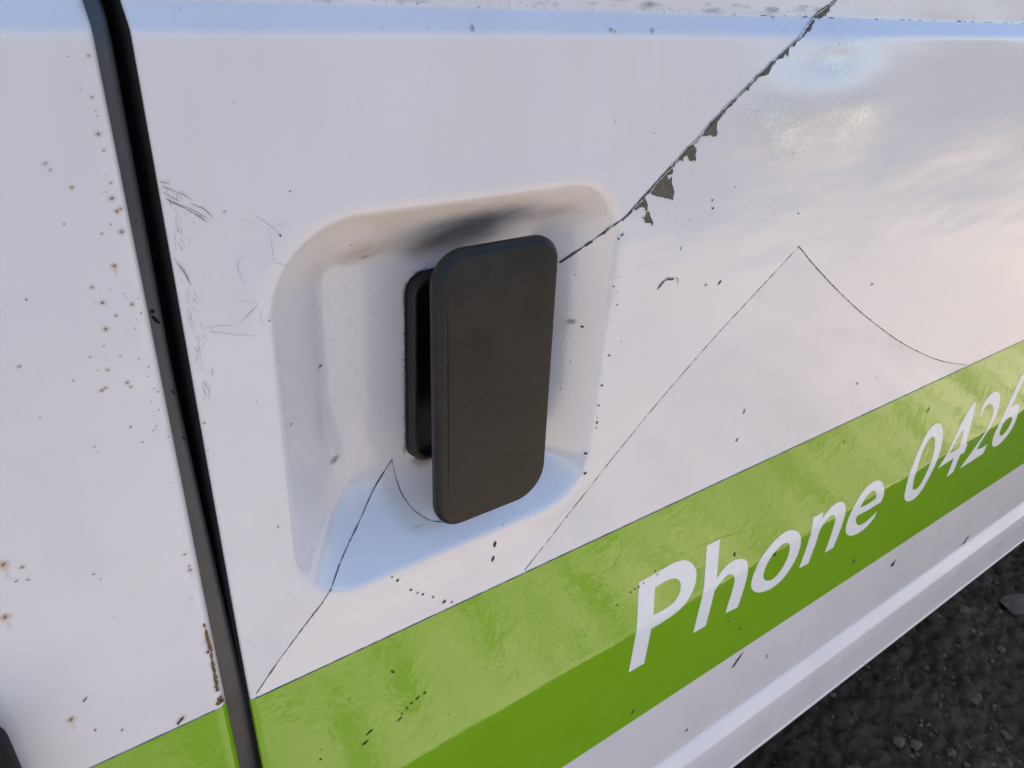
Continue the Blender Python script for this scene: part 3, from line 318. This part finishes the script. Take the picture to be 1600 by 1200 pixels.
class Bag:
    """collects small flat marks laid on the van side"""
    def __init__(self): self.v = []; self.f = []; self.a = []
    def pt(self, x, z, off, a=1.0, dep=None):
        self.v.append((x, z, off, -999.0 if dep is None else dep)); self.a.append(a); return len(self.v)-1
    def blob(self, x, z, r, asp, ang, off=0.3, n=7, jit=0.35, dep=None):
        rr = random.Random(int(x*131+z*71))
        ids = []
        for k in range(n):
            t = 2*math.pi*k/n; q = r*(1+rr.uniform(-jit, jit)); s = math.sqrt(asp)
            u, v = q*math.cos(t)*s, q*math.sin(t)/s
            ids.append(self.pt(x+u*math.cos(ang)-v*math.sin(ang), z+u*math.sin(ang)+v*math.cos(ang), off, 1, dep))
        self.f.append(ids[::1])
    def soft(self, x, z, rx, rz, ang=0.0, amp=1.0, off=0.3, seg=18, rings=5, jit=0.12, clip=None):
        rr = random.Random(int(x*17+z*57))
        wob = [1+rr.uniform(-jit, jit) for _ in range(seg)]
        c = self.pt(x, z, off, amp); prev = None
        for i in range(1, rings+1):
            q = i/rings; a = amp*(0.5+0.5*math.cos(math.pi*q)); cur = []
            for k in range(seg):
                t = 2*math.pi*k/seg; u, v = rx*q*wob[k]*math.cos(t), rz*q*wob[k]*math.sin(t)
                px, pz = x+u*math.cos(ang)-v*math.sin(ang), z+u*math.sin(ang)+v*math.cos(ang)
                cur.append(self.pt(px, pz, off, a))
            for k in range(seg):
                k2 = (k+1) % seg
                self.f.append([c, cur[k], cur[k2]] if prev is None else [prev[k], cur[k], cur[k2], prev[k2]])
            prev = cur
    def line(self, pts, width, off=0.3, jit=0.35, taper=False, step=1.5, depf=None):
        P = [np.array(p, float) for p in pts]; D = [P[0]]
        for a, b in zip(P[:-1], P[1:]):
            L = np.linalg.norm(b-a); k = max(1, int(L/step))
            D += [a+(b-a)*i/k for i in range(1, k+1)]
        rr = random.Random(int(P[0][0]*31+P[0][1]*7)); prev = None; N_ = len(D)
        for i, p in enumerate(D):
            t = D[min(i+1, N_-1)]-D[max(i-1, 0)]; L = np.linalg.norm(t)
            if L < 1e-6: continue
            nn = np.array([-t[1], t[0]])/L
            w_ = width*(1+rr.uniform(-jit, jit))*0.5
            if taper: w_ *= max(0.15, math.sin(math.pi*(i+0.5)/N_))
            q = (p+nn*w_, p-nn*w_)
            cur = [self.pt(u[0], u[1], off, 1.0, depf(u[0], u[1]) if depf else None) for u in q]
            if prev: self.f.append([prev[0], cur[0], cur[1], prev[1]])
            prev = cur
    def nodes(self, pts, n, r):
        rr = random.Random(int(pts[0][0]*3+n))
        for _ in range(n):
            i = rr.randrange(len(pts)-1); t = rr.random()
            x = pts[i][0]+(pts[i+1][0]-pts[i][0])*t; z = pts[i][1]+(pts[i+1][1]-pts[i][1])*t
            self.blob(x+rr.uniform(-.2, .2), z+rr.uniform(-.2, .2), r*rr.uniform(0.4, 1.0), rr.uniform(1, 3), math.atan2(pts[i+1][1]-pts[i][1], pts[i+1][0]-pts[i][0]), 0.26, 7, 0.5)
    def build(self, name, mat, parent, stuff=False):
        F = []
        Q = np.array(self.v); n = normals_at(Q[:, 0], Q[:, 1])
        free = Q[:, 3] < -900
        y = np.where(free, depth(Q[:, 0], Q[:, 1]), Q[:, 3])
        n = np.where(free[:, None], n, np.array([0, -1.0, 0]))
        V = np.stack([Q[:, 0], y, Q[:, 1]], -1) + n*Q[:, 2:3]
        V *= UNIT; V[:, 2] += HANDLE_H
        for f in self.f:
            c = np.cross(V[f[1]]-V[f[0]], V[f[2]]-V[f[0]])
            F.append(f if c[1] < 0 else f[::-1])
        o = mesh_obj(name, V, F, mat, parent, normals=n)
        at = o.data.attributes.new('soft', 'FLOAT', 'POINT'); at.data.foreach_set('value', self.a)
        if stuff: o['kind'] = 'stuff'
        return o

def round_rect(x0, x1, z0, z1, rad, seg=8):
    """outline, counter-clockwise from the bottom right; rad = (br, tr, tl, bl)"""
    out = []
    for (cx, cz, a0), r in zip(((x1, z0, -90), (x1, z1, 0), (x0, z1, 90), (x0, z0, 180)), rad):
        sx = -1 if cx == x1 else 1; sz = 1 if cz == z0 else -1
        for k in range(seg+1):
            a = math.radians(a0+90*k/seg)
            out.append((cx+sx*r+r*math.cos(a), cz+sz*r+r*math.sin(a)))
    return out
def loft(name, rings, mat, parent, cap_first=False, cap_last=False):
    V = []; F = []; n = len(rings[0])
    for r in rings: V += [W(p) for p in r]
    for i in range(len(rings)-1):
        for k in range(n):
            k2 = (k+1) % n
            F.append((i*n+k, i*n+k2, (i+1)*n+k2, (i+1)*n+k))
    if cap_first: F.append(tuple(range(n))[::-1])
    if cap_last: F.append(tuple((len(rings)-1)*n+k for k in range(n)))
    return mesh_obj(name, V, F, mat, parent)

# ------------------------------------------------------------------ ground
def ground():
    def ax(f0, f1, s, far):
        mid = np.arange(f0, f1, s); g = []; d = s
        while sum(g) < far: g.append(d); d *= 1.35
        c = np.cumsum(g); return np.concatenate([(f0-c)[::-1], mid, mid[-1]+c])
    xs = ax(0.55, 1.95, 0.0055, 70); ys = ax(-0.25, 0.25, 0.0055, 70)
    V = []
    for y in ys:
        for x in xs:
            h = 0.0
            if -0.5 < x < 3.2 and -1.4 < y < 1.2:
                p = Vector((x, y, 0))
                h = 0.018*mnoise.fractal(p*5, 1.0, 2.1, 5) + 0.016*abs(mnoise.noise(p*22)) + 0.010*mnoise.fractal(p*55, 0.8, 2.0, 4)
            V.append((x, y, h-0.01))
    n, m = len(xs), len(ys)
    F = [(j*n+i, j*n+i+1, (j+1)*n+i+1, (j+1)*n+i) for j in range(m-1) for i in range(n-1)]
    o = mesh_obj('ground', V, F, M['ground']); o['kind'] = 'structure'
    o['label'] = 'dark shaded dirt ground below the van side'
    return o
ground()

def rock(r, seed, flat=0.7, sub=1):
    bm = bmesh.new(); bmesh.ops.create_icosphere(bm, subdivisions=sub, radius=1)
    rr = random.Random(seed); o = Vector((rr.uniform(0, 99), rr.uniform(0, 99), rr.uniform(0, 99)))
    ax = (rr.uniform(0.8, 1.35), rr.uniform(0.7, 1.1), flat)
    V = []
    for v in bm.verts:
        k = 1+0.45*mnoise.noise(v.co*1.3+o)+0.2*mnoise.noise(v.co*3+o)
        V.append(Vector((v.co.x*k*ax[0], v.co.y*k*ax[1], v.co.z*k*ax[2]))*r)
    F = [[v.index for v in f.verts] for f in bm.faces]; bm.free()
    return V, F
def gravel():
    V = []; F = []
    for i in range(3000):
        x = random.uniform(0.45, 2.2); y = random.uniform(-0.35, 0.4)
        r = min(0.012, 0.0021*math.exp(random.gauss(0, 0.75)))
        a = random.uniform(0, 6.28); v, f = rock(r, i, random.uniform(0.4, 0.9), 1)
        p = Vector((x, y, 0))
        h = 0.018*mnoise.fractal(p*5, 1.0, 2.1, 5) + 0.010*abs(mnoise.noise(p*22)) - 0.01
        k = len(V); R_ = Matrix.Rotation(a, 3, 'Z')
        V += [R_ @ q + Vector((x, y, h)) for q in v]; F += [[k+j for j in g] for g in f]
    o = mesh_obj('gravel', V, F, M['stone'], smooth=False); o['kind'] = 'stuff'
    o['label'] = 'small grey gravel and grit scattered on the dark dirt'; o['category'] = 'gravel'
gravel()
# single stones one can pick out on the dirt
def stone(x, y, r, seed, flat, label):
    v, f = rock(r, seed, flat, 2)
    o = mesh_obj('stone', [q+Vector((0, 0, r*flat*0.35)) for q in v], f, M['stone'], smooth=False)
    o.location = (x, y, -0.004); o['label'] = label; o['category'] = 'stone'; o['group'] = 'stones lying on the dirt'
for s in STONES: stone(*s)

# ------------------------------------------------------------------ van
van = empty('van', (0, 0, 0))
van['label'] = 'worn white van with a green stripe and white phone lettering, seen at its sliding door'
van['category'] = 'van'

def mk(xf, ex=0.0): return lambda z: (xf(z), np.full_like(z, ex))
def const(x): return lambda z: (np.full_like(z, x), np.zeros_like(z))

# sliding door with its pressed handle recess
cols = []
for o_, ex in roll(0.9, 5, 16.0): cols.append(mk(lambda z, o_=o_: edge_left_sliding(z)+o_, ex))
cols.append(mk(lambda z: edge_left_sliding(z)+1.3))
cols += [const(x) for x in XCOLS]
sliding = sheet('sliding_door', cols, ZROWS, M['paint'], van)
sliding['label'] = 'white sliding door with a pressed handle recess and green stripe'

# black strip round the sliding door's edge, gap shade put in as colour
def shade_strip():
    V = []; F = []; rows = ZROWS
    for z in rows:
        e = float(edge_left_sliding(z)); y = float(profile(z))
        V += [W(p) for p in ((e-0.12, y+1.0, z), (e-0.5, y+1.7, z), (e-0.6, y+15, z))]
    for i in range(len(rows)-1):
        for k in range(2): F.append((i*3+k, i*3+k+1, (i+1)*3+k+1, (i+1)*3+k))
    mesh_obj('edge_shade', V, F, M['matt_black'], sliding)
shade_strip()

# front door
cols = [const(x) for x in spaced((-900, -170, 60), (-170, -98, 6), (-98, -95.5, 1.2))]
cols += [mk(lambda z, o_=o_: edge_right_front(z)-o_, ex) for o_, ex in reversed(roll(3.0, 8, 16.0))]
front = sheet('front_door', cols, ZROWS, M['paint'], van)
front['label'] = 'white front door edge speckled with rust spots'

# dark pillar seen in the gap between the doors
def pillar():
    rows = spaced((-366, -60, 12), (-60, 130, 5), (130, 740, 60))
    V = []; F = []
    for z in rows:
        xr = -87.4 + 5.0*max(0.0, min(1.0, (30.0-z)/150.0))**1.2
        y0 = 4.2 + float(5.2*ramp(np.array(z), 113.8, 119.0, 0.7, 0.35))
        pr = [(-104, y0), (xr-2.0, y0), (xr-0.9, y0+0.25), (xr-0.25, y0+0.9), (xr, y0+2.0), (xr, y0+14)]
        V += [W((x, y, z)) for x, y in pr]
    n = 6
    for i in range(len(rows)-1):
        for k in range(n-1): F.append((i*n+k, i*n+k+1, (i+1)*n+k+1, (i+1)*n+k))
    p = mesh_obj('door_pillar', V, F, M['pillar'], van); p['label'] = 'dark grey pillar in the gap between the doors'
    s = [W(q) for q in ((-105, 22, -366), (-70, 22, -366), (-70, 22, 740), (-105, 22, 740))]
    mesh_obj('gap_shade', s, [(0, 1, 2, 3)], M['matt_black'], van, smooth=False)  # black backing sheet, puts the shade of the gap into colour
    b = Bag()
    return p
pill = pillar()

# body shell behind the doors: roof, floor, far side and ends
def shell():
    V = []; F = []
    def box(x0, x1, y0, y1, z0, z1):
        k = len(V)
        for z in (z0, z1):
            for x, y in ((x0, y0), (x1, y0), (x1, y1), (x0, y1)): V.append(W((x, y, z)))
        for f in ((0, 3, 2, 1), (4, 5, 6, 7), (0, 1, 5, 4), (1, 2, 6, 5), (2, 3, 7, 6), (3, 0, 4, 7)): F.append([k+i for i in f])
    box(-1400, 2400, 26, 1300, -430, 735)
    o = mesh_obj('body_shell', V, F, M['under'], van, smooth=False)
    rf = []
    V = []; F = []; box(-1400, 2400, 6, 1300, 736, 746)
    mesh_obj('roof', V, F, M['paint'], van, smooth=False)
shell()

# lower moulding along the sill
def moulding(x0, x1, parent):
    pr = [(-4.0, -357.5), (-6.9, -360.5), (-7.8, -362.5), (-11.7, -372.0), (-12.5, -374.2), (-12.9, -377.5), (-13.1, -400), (-12.9, -431), (-13.1, -433), (-13.7, -434), (-13.7, -436), (-12.0, -437), (-6, -437.4), (20, -438)]
    xs = np.arange(x0, x1+1, 20.0); V = []; F = []; n = len(pr)
    for x in xs:
        V += [W((x, y, z)) for y, z in pr]
    for i in range(len(xs)-1):
        for k in range(n-1): F.append((i*n+k, i*n+k+1, (i+1)*n+k+1, (i+1)*n+k))
    return mesh_obj('sill_moulding', V, F, M['paint'], parent)
moulding(-82, 998, sliding)
moulding(-900, -94, front)

# ------------------------------------------------------------------ green stripe
zr = lambda a, b: np.unique(np.concatenate([[a, b], ZROWS[(ZROWS > a) & (ZROWS < b)]]))
cols = [mk(lambda z, o_=o_: edge_left_sliding(z)+o_, ex) for o_, ex in roll(0.9, 5, 16.0)[1:]]
cols += [const(x) for x in spaced((-80, 430, 6), (430, 1000, 24))]
sheet('stripe', cols, zr(STRIPE_LOW, STRIPE_TOP), M['green'], sliding, 0.18)
cols = [const(x) for x in spaced((-900, -170, 60), (-170, -98, 6), (-98, -95.5, 1.2))]
cols += [mk(lambda z, o_=o_: edge_right_front(z)-o_, ex) for o_, ex in reversed(roll(3.0, 8, 16.0)[1:])]
sheet('stripe', cols, zr(STRIPE_LOW, STRIPE_TOP_FRONT), M['green'], front, 0.18)

# ------------------------------------------------------------------ white film on the sliding door
mid = [CUT_UPPER[-1], (30.0, 22.0), (22.0, -10.0), (18.0, -40.0), (14.0, -56.0), CUT_TIP[-1]]
film_outline = ([(190.0, 200.0)] + CUT_UPPER + mid[1:-1] + CUT_TIP[::-1] + CUT_LOW[1:] + [(CUT_LOW[-1][0]+0.5, STRIPE_TOP-0.5), (CUT_RISE[0][0], STRIPE_TOP-0.5)]
                + CUT_RISE + CUT_FALL[1:] + [(CUT_FALL[-1][0], STRIPE_TOP-0.5), (999.0, STRIPE_TOP-0.5), (999.0, 200.0)])
fx = XCOLS[XCOLS > -80]; fz = ZROWS[(ZROWS > -116) & (ZROWS < 200)]
film = conform('white_film', film_outline, [], M['film'], sliding, 0.10, fx, fz)
film['label'] = 'glossy white vinyl film with a curved flame-shaped edge'

b = Bag()
b.line(CUT_UPPER, 0.5, 0.22, 0.8); b.nodes(CUT_UPPER, 40, 0.45); b.build('film_edge', M['line'], sliding)
b = Bag(); b.line(CUT_TIP, 0.24, 0.22, 0.7); b.line(CUT_LOW, 0.32, 0.22, 0.85); b.nodes(CUT_LOW, 34, 0.34); b.build('film_edge', M['line'], sliding)
b = Bag(); b.line(CUT_RISE, 0.3, 0.22, 0.85); b.line(CUT_FALL, 0.38, 0.22, 0.7); b.nodes(CUT_RISE, 36, 0.36); b.nodes(CUT_FALL, 14, 0.36); b.build('film_edge', M['line'], sliding)
b = Bag(); b.line([(-81.0, STRIPE_TOP), (100, STRIPE_TOP), (400, STRIPE_TOP), (990, STRIPE_TOP)], 0.42, 0.26, 0.6, step=3); b.build('stripe_edge', M['line'], sliding)
b = Bag(); b.line([(-400, STRIPE_TOP_FRONT), (-95.0, STRIPE_TOP_FRONT)], 0.22, 0.26, 0.6, step=3); b.build('stripe_edge', M['line'], front)

# peeled strip and patches along the film edge
b = Bag(); b.line([(x+0.35, z-0.35) for x, z in CUT_UPPER[3:-8]], 1.0, 0.18, 0.95, False, 0.9); b.build('peeled_strip', M['chip'], sliding)
for c in CHIPS:
    conform('peeled_patch', c, [], M['chip'], sliding, 0.20)
    rim = Bag(); rim.line(c+c[:1], 0.2, 0.34, 0.8, False, 0.7); rim.build('lifted_film_edge', M['letter'], sliding, True)

# lettering
LETTER = {'P': 'letter_p', 'h': 'letter_h', 'o': 'letter_o', 'n': 'letter_n', 'e': 'letter_e', 'zero': 'digit_zero', 'four': 'digit_four', 'two': 'digit_two', 'six': 'digit_six'}
zcut = [-196, -194, -193, -192, -191, -190, -188] + list(range(-280, -110, 9))
for k, (outer, hole) in GLYPHS.items():
    conform(LETTER[k], outer, [hole] if hole else [], M['letter'], sliding, 0.30, (), zcut)

# ------------------------------------------------------------------ handle
BASE = (-3.4, -47.0, 33.0)      # left, bottom and top of the bezel
def handle():
    FLOOR = 24.6
    # mounting bezel
    prof = [(0.0, FLOOR+0.6), (0.0, 21.0), (0.4, 19.9), (1.0, 19.4), (2.2, 19.4), (2.7, 19.8), (2.9, 20.6), (3.0, FLOOR-0.2)]
    rings = []
    for ins, y in prof:
        rings.append([(x, y, z) for x, z in round_rect(BASE[0]+ins, 42-ins, BASE[1]+ins, BASE[2]-ins, [max(1.2, 7.5-ins)]*4)])
    base = loft('handle_base', rings, M['base'], sliding, False, True)
    base['label'] = 'black bezel on the recess floor behind the paddle'
    # arm
    rings = [[(x, y, z) for x, z in round_rect(17, 35, -28, 26, [4]*4, 4)] for y in (24.3, 1.0)]
    loft('handle_arm', rings, M['base'], sliding, False, True)
    # paddle
    def tilt(z): return -2.0 - 5.0*(50.5-z)/113.0
    prof = [(3.5, 6.2), (1.2, 6.0), (0.3, 5.2), (0.0, 4.2), (0.0, 2.6), (0.1, 2.1), (0.3, 1.75), (1.5, 0.4), (1.75, 0.2), (2.1, 0.08), (2.6, 0.02), (7.0, -0.12), (14.0, -0.28), (22.0, -0.34)]
    rings = []
    for ins, y in prof:
        r = [max(1.0, q-ins) for q in (14.5, 9.5, 12.5, 11.0)]
        rr = round_rect(-6.7+ins, 44.6-ins, -61.8+ins, 49.2-ins, r, 12)
        ring = []
        for x, z in rr:
            # right side bows out a little towards the bottom
            bow = 0.9*math.sin(math.pi*min(1, max(0, (50-z)/113.0)))*((x+9)/54.0)
            ring.append((x+bow, tilt(z)+y, z))
        rings.append(ring)
    p = loft('handle_paddle', rings, M['paddle'], sliding, True, True)
    p['label'] = 'upright black plastic paddle of the door handle'
    face = lambda x, z: tilt(z)-0.36
    g = Bag(); sc = Bag()
    g.line([(-2.6, 38), (-2.5, 0), (-2.4, -48)], 0.32, 0.05, 0.5, True, 3, lambda x, z: tilt(z)-0.1)  # black strip on the face stands for the shade of a groove
    g.build('groove_shade', M['matt_black'], sliding, True)
    rr = random.Random(5)
    for i in range(46):
        x = rr.uniform(2, 42); z = rr.uniform(-56, 44); a = rr.gauss(0.2, 0.7); L = rr.uniform(0.5, 3.2)
        sc.line([(x, z), (x+L*math.cos(a)*.5, z+L*math.sin(a)*.5+.1), (x+L*math.cos(a), z+L*math.sin(a))], rr.uniform(0.06, 0.16), 0.06, 0.5, True, 0.6, face)
    for i in range(26):
        z = rr.uniform(-45, 10); x = 41+rr.uniform(-2.5, 1); L = rr.uniform(0.6, 3)
        sc.line([(x, z), (x+rr.uniform(-.4, .4), z+L)], rr.uniform(0.05, 0.14), 0.06, 0.5, True, 0.6, face)
    sc.build('scuffs', M['scuff'], sliding, True)
handle()

# front door handle, mostly out of frame
def front_handle():
    prof = [(0.0, -5.0), (0.0, -12.0), (0.7, -14.5), (2.4, -16.0), (5.0, -16.5), (12.0, -16.8)]
    rings = [[(x, y, z) for x, z in round_rect(-235+i, -151-i, -175+i, -60-i, [max(1.5, 14-i)]*4)] for i, y in prof]
    o = loft('door_handle', rings, M['matt_black'], front, False, True)
    o['label'] = 'black handle of the front door at the frame edge'
front_handle()

# ------------------------------------------------------------------ wear, dirt and the painted glare
def wear():
    fr = [s for s in RUST if s[0] < -90]
    b = Bag(); h = Bag()
    for x, z, r, asp, an in RUST:
        b.blob(x, z, r*0.45, asp, an, 0.24)
        h.soft(x, z, r*2.4, r*2.2, 0, 0.55, 0.16)
        if r > 0.6: h.soft(x+0.1, z-r*2.6, r*1.3, r*4.0, 0.02, 0.2, 0.18, 12, 4)
    b.build('rust_spots', M['rust'], front, True); h.build('rust_bleed', M['halo'], front, True)
    b = Bag(); h = Bag()
    for x, z, r, asp, an in RUSTEDGE:
        b.blob(x, z, r*0.42, asp*1.5, an, 0.26, 9, 0.6)
        h.soft(x, z, r*2.0, r*2.2, 0, 0.35, 0.16)
    for p in RUSTPOLY: conform('rust_flake', p, [], M['rust_edge'], front, 0.24)
    b.build('rust_flakes', M['rust_edge'], front, True); h.build('rust_bleed', M['halo'], front, True)
    b = Bag(); b2 = Bag()
    for x, z, r, asp, an in DARK:
        (b2 if x < -88 else b).blob(x, z, r*0.58, asp, an, 0.42, 7, 0.4)
    # fine random specks
    for i in range(60):
        x = random.uniform(-80, 420); z = random.uniform(-105, 108)
        if abs(x-18) < 28 and abs(z) < 66: continue
        b.blob(x, z, random.uniform(0.06, 0.16)*(1+max(0, x)/250), random.uniform(1, 2.5), random.uniform(0, 3), 0.3, 6)
    for i in range(55):
        b2.blob(random.uniform(-175, -96), random.uniform(-100, 110), random.uniform(0.05, 0.12), random.uniform(1, 3.5), random.uniform(0, 1), 0.3, 6)
    # dirt gathered on the upper ledge
    for i in range(200):
        x = -75 + 270*random.random()**0.8; z = 119.6+abs(random.gauss(0, 0.9))
        b.blob(x, z, random.uniform(0.05, 0.17), random.uniform(1.2, 5), random.uniform(-0.1, 0.1), 0.28, 6, 0.5)
    for i in range(60):
        x = random.uniform(120, 420)
        b.blob(x, 119.6+random.gauss(0, 0.15), random.uniform(0.2, 0.5), random.uniform(6, 16), 0.0, 0.28, 6, 0.5)
    for i in range(22):
        b.blob(random.uniform(-78, 200), random.uniform(114, 118.5), random.uniform(0.05, 0.15), random.uniform(1, 2), 0, 0.3, 6, 0.5)
    b.build('dirt_specks', M['dark'], sliding, True); b2.build('dirt_specks', M['dark'], front, True)
    g = Bag()
    for x, z, r, asp, an in GREY:
        g.soft(x, z, r*1.1*math.sqrt(asp), r*1.1/math.sqrt(asp), an, 0.9, 0.36, 14, 4, 0.3)
    for i in range(30):
        g.soft(random.uniform(-60, 180), 120.5+random.uniform(0, 3), random.uniform(2, 7), random.uniform(0.6, 1.8), 0, 0.3, 0.25, 12, 3, 0.3)
    g.build('grey_smudges', M['grey'], sliding, True)
    # hand grime over the paddle and round its bezel
    s = Bag()
    s.soft(15, 50, 30, 15, 0.09, 0.42, 0.32, 26, 7)
    s.soft(6, 44, 18, 8, 0.2, 0.34, 0.36, 22, 6)
    s.soft(26, 53, 26, 11, 0.10, 0.28, 0.40, 22, 6)
    for z in np.arange(BASE[1]+5, BASE[2]-4, 2.2):
        s.soft(BASE[0]-0.3+random.uniform(-0.4, 0.3), z, random.uniform(1.2, 2.2), random.uniform(1.8, 3.2), 0, 0.5, 0.3, 10, 3, 0.3)
    for x in np.arange(BASE[0]+4, BASE[0]+16, 2.0):
        s.soft(x, BASE[2]+0.3+random.uniform(-.4, .4), random.uniform(1.5, 2.6), random.uniform(1.0, 2.0), 0, 0.32, 0.3, 10, 3, 0.4)
        s.soft(x, BASE[1]-0.3+random.uniform(-.6, .3), random.uniform(1.5, 2.6), random.uniform(1.0, 2.2), 0, 0.34, 0.3, 10, 3, 0.4)
    rim = Bag(); rr_ = round_rect(BASE[0]-0.2, 42.2, BASE[1]-0.2, BASE[2]+0.2, [7.5]*4, 8)
    rim.line(rr_+rr_[:1], 0.7, 0.25, 0.5, False, 0.6); rim.build('bezel_grime', M['dark'], sliding, True)
    s.build('hand_grime', M['soot'], sliding, True)
    d = Bag()
    d.soft(-20, 46, 16, 7, 0.1, 0.35, 0.26, 22, 5)
    d.soft(50, 52, 16, 7, 0.1, 0.3, 0.26, 22, 5)
    d.soft(4, BASE[1]-2, 9, 4, 0, 0.6, 0.26, 18, 4)
    d.soft(-19.5, 43.2, 2.4, 1.2, 0.2, 1.0, 0.4, 12, 3, 0.3)
    d.build('brown_dust', M['dust'], sliding, True)
    # white glare on the film over the dent, painted as soft layers
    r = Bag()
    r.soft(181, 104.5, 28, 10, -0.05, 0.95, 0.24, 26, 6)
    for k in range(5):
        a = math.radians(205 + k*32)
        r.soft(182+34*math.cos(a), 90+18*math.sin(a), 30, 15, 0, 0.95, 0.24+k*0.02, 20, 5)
    r.build('painted_glare', M['glare'], sliding, True)
    # scratches
    bags = [Bag(), Bag(), Bag()]
    for wd, c, pts in SCRATCH:
        bags[c].line(pts, wd*0.15, 0.3, 0.4, True)
    for i in range(95):        # scuffs along the door edge
        z = random.uniform(18, 82); x = edge_left_sliding(z)+1.5+abs(random.gauss(0, 1.8))
        a = random.uniform(-1.9, -0.7); L = random.uniform(0.6, 3.4)
        bags[0].line([(x, z), (x+L*math.cos(a)*0.6, z+L*math.sin(a))], random.uniform(0.03, 0.085), 0.3, 0.4, True, 0.8)
    for i in range(110):        # fine scratches round the paddle and in the recess floor
        x = random.uniform(-40, -12); z = random.uniform(-40, 42); a = random.gauss(0.1, 0.6) if random.random() < 0.6 else random.gauss(1.9, 0.3); L = random.uniform(1.5, 9)
        bags[0].line([(x, z), (x+L*math.cos(a)*0.5, z+L*math.sin(a)*0.5), (x+L*math.cos(a+.25), z+L*math.sin(a+.25))], random.uniform(0.012, 0.03), 0.3, 0.4, True, 1.0)
    for i in range(40):
        x = random.uniform(-76, -60); z = random.uniform(-90, 60); a = random.uniform(-.4, .6); L = random.uniform(1.5, 6)
        bags[0].line([(x, z), (x+L*math.cos(a), z+L*math.sin(a))], random.uniform(0.012, 0.035), 0.3, 0.4, True, 1.0)
    bags[0].build('scratches', M['line'], sliding, True)
    bags[1].build('scuffs', M['olive'], sliding, True)
    bags[2].build('stripe_scratches', M['greenline'], sliding, True)
    # nicks in the paint at the door edges
    e = Bag()
    for i in range(40):
        z = random.uniform(-105, 110); x = edge_right_front(z)-random.uniform(2.6, 5.5)
        e.blob(x, z, random.uniform(0.06, 0.18), random.uniform(1.5, 4), random.uniform(0.6, 2.2), 0.28, 6, 0.5)
    e.build('paint_nicks', M['line'], front, True)
    # black marks on the pillar
    e = Bag()
    for x, z, r, asp, an in ((-89.9, 45.2, 0.6, 1.3, .3), (-89.6, 42.8, 0.95, 3, -1.1), (-88.6, 20, 0.5, 4, -1.2), (-88.0, 4, 0.45, 4, -1.2), (-89.7, 70, .2, 1, 0), (-87.0, -60, .2, 2, 0)):
        e.blob(x, z, r, asp, an, 0.15, 10, 0.2, 4.2)
    e.build('black_marks', M['matt_black'], pill, True)
wear()
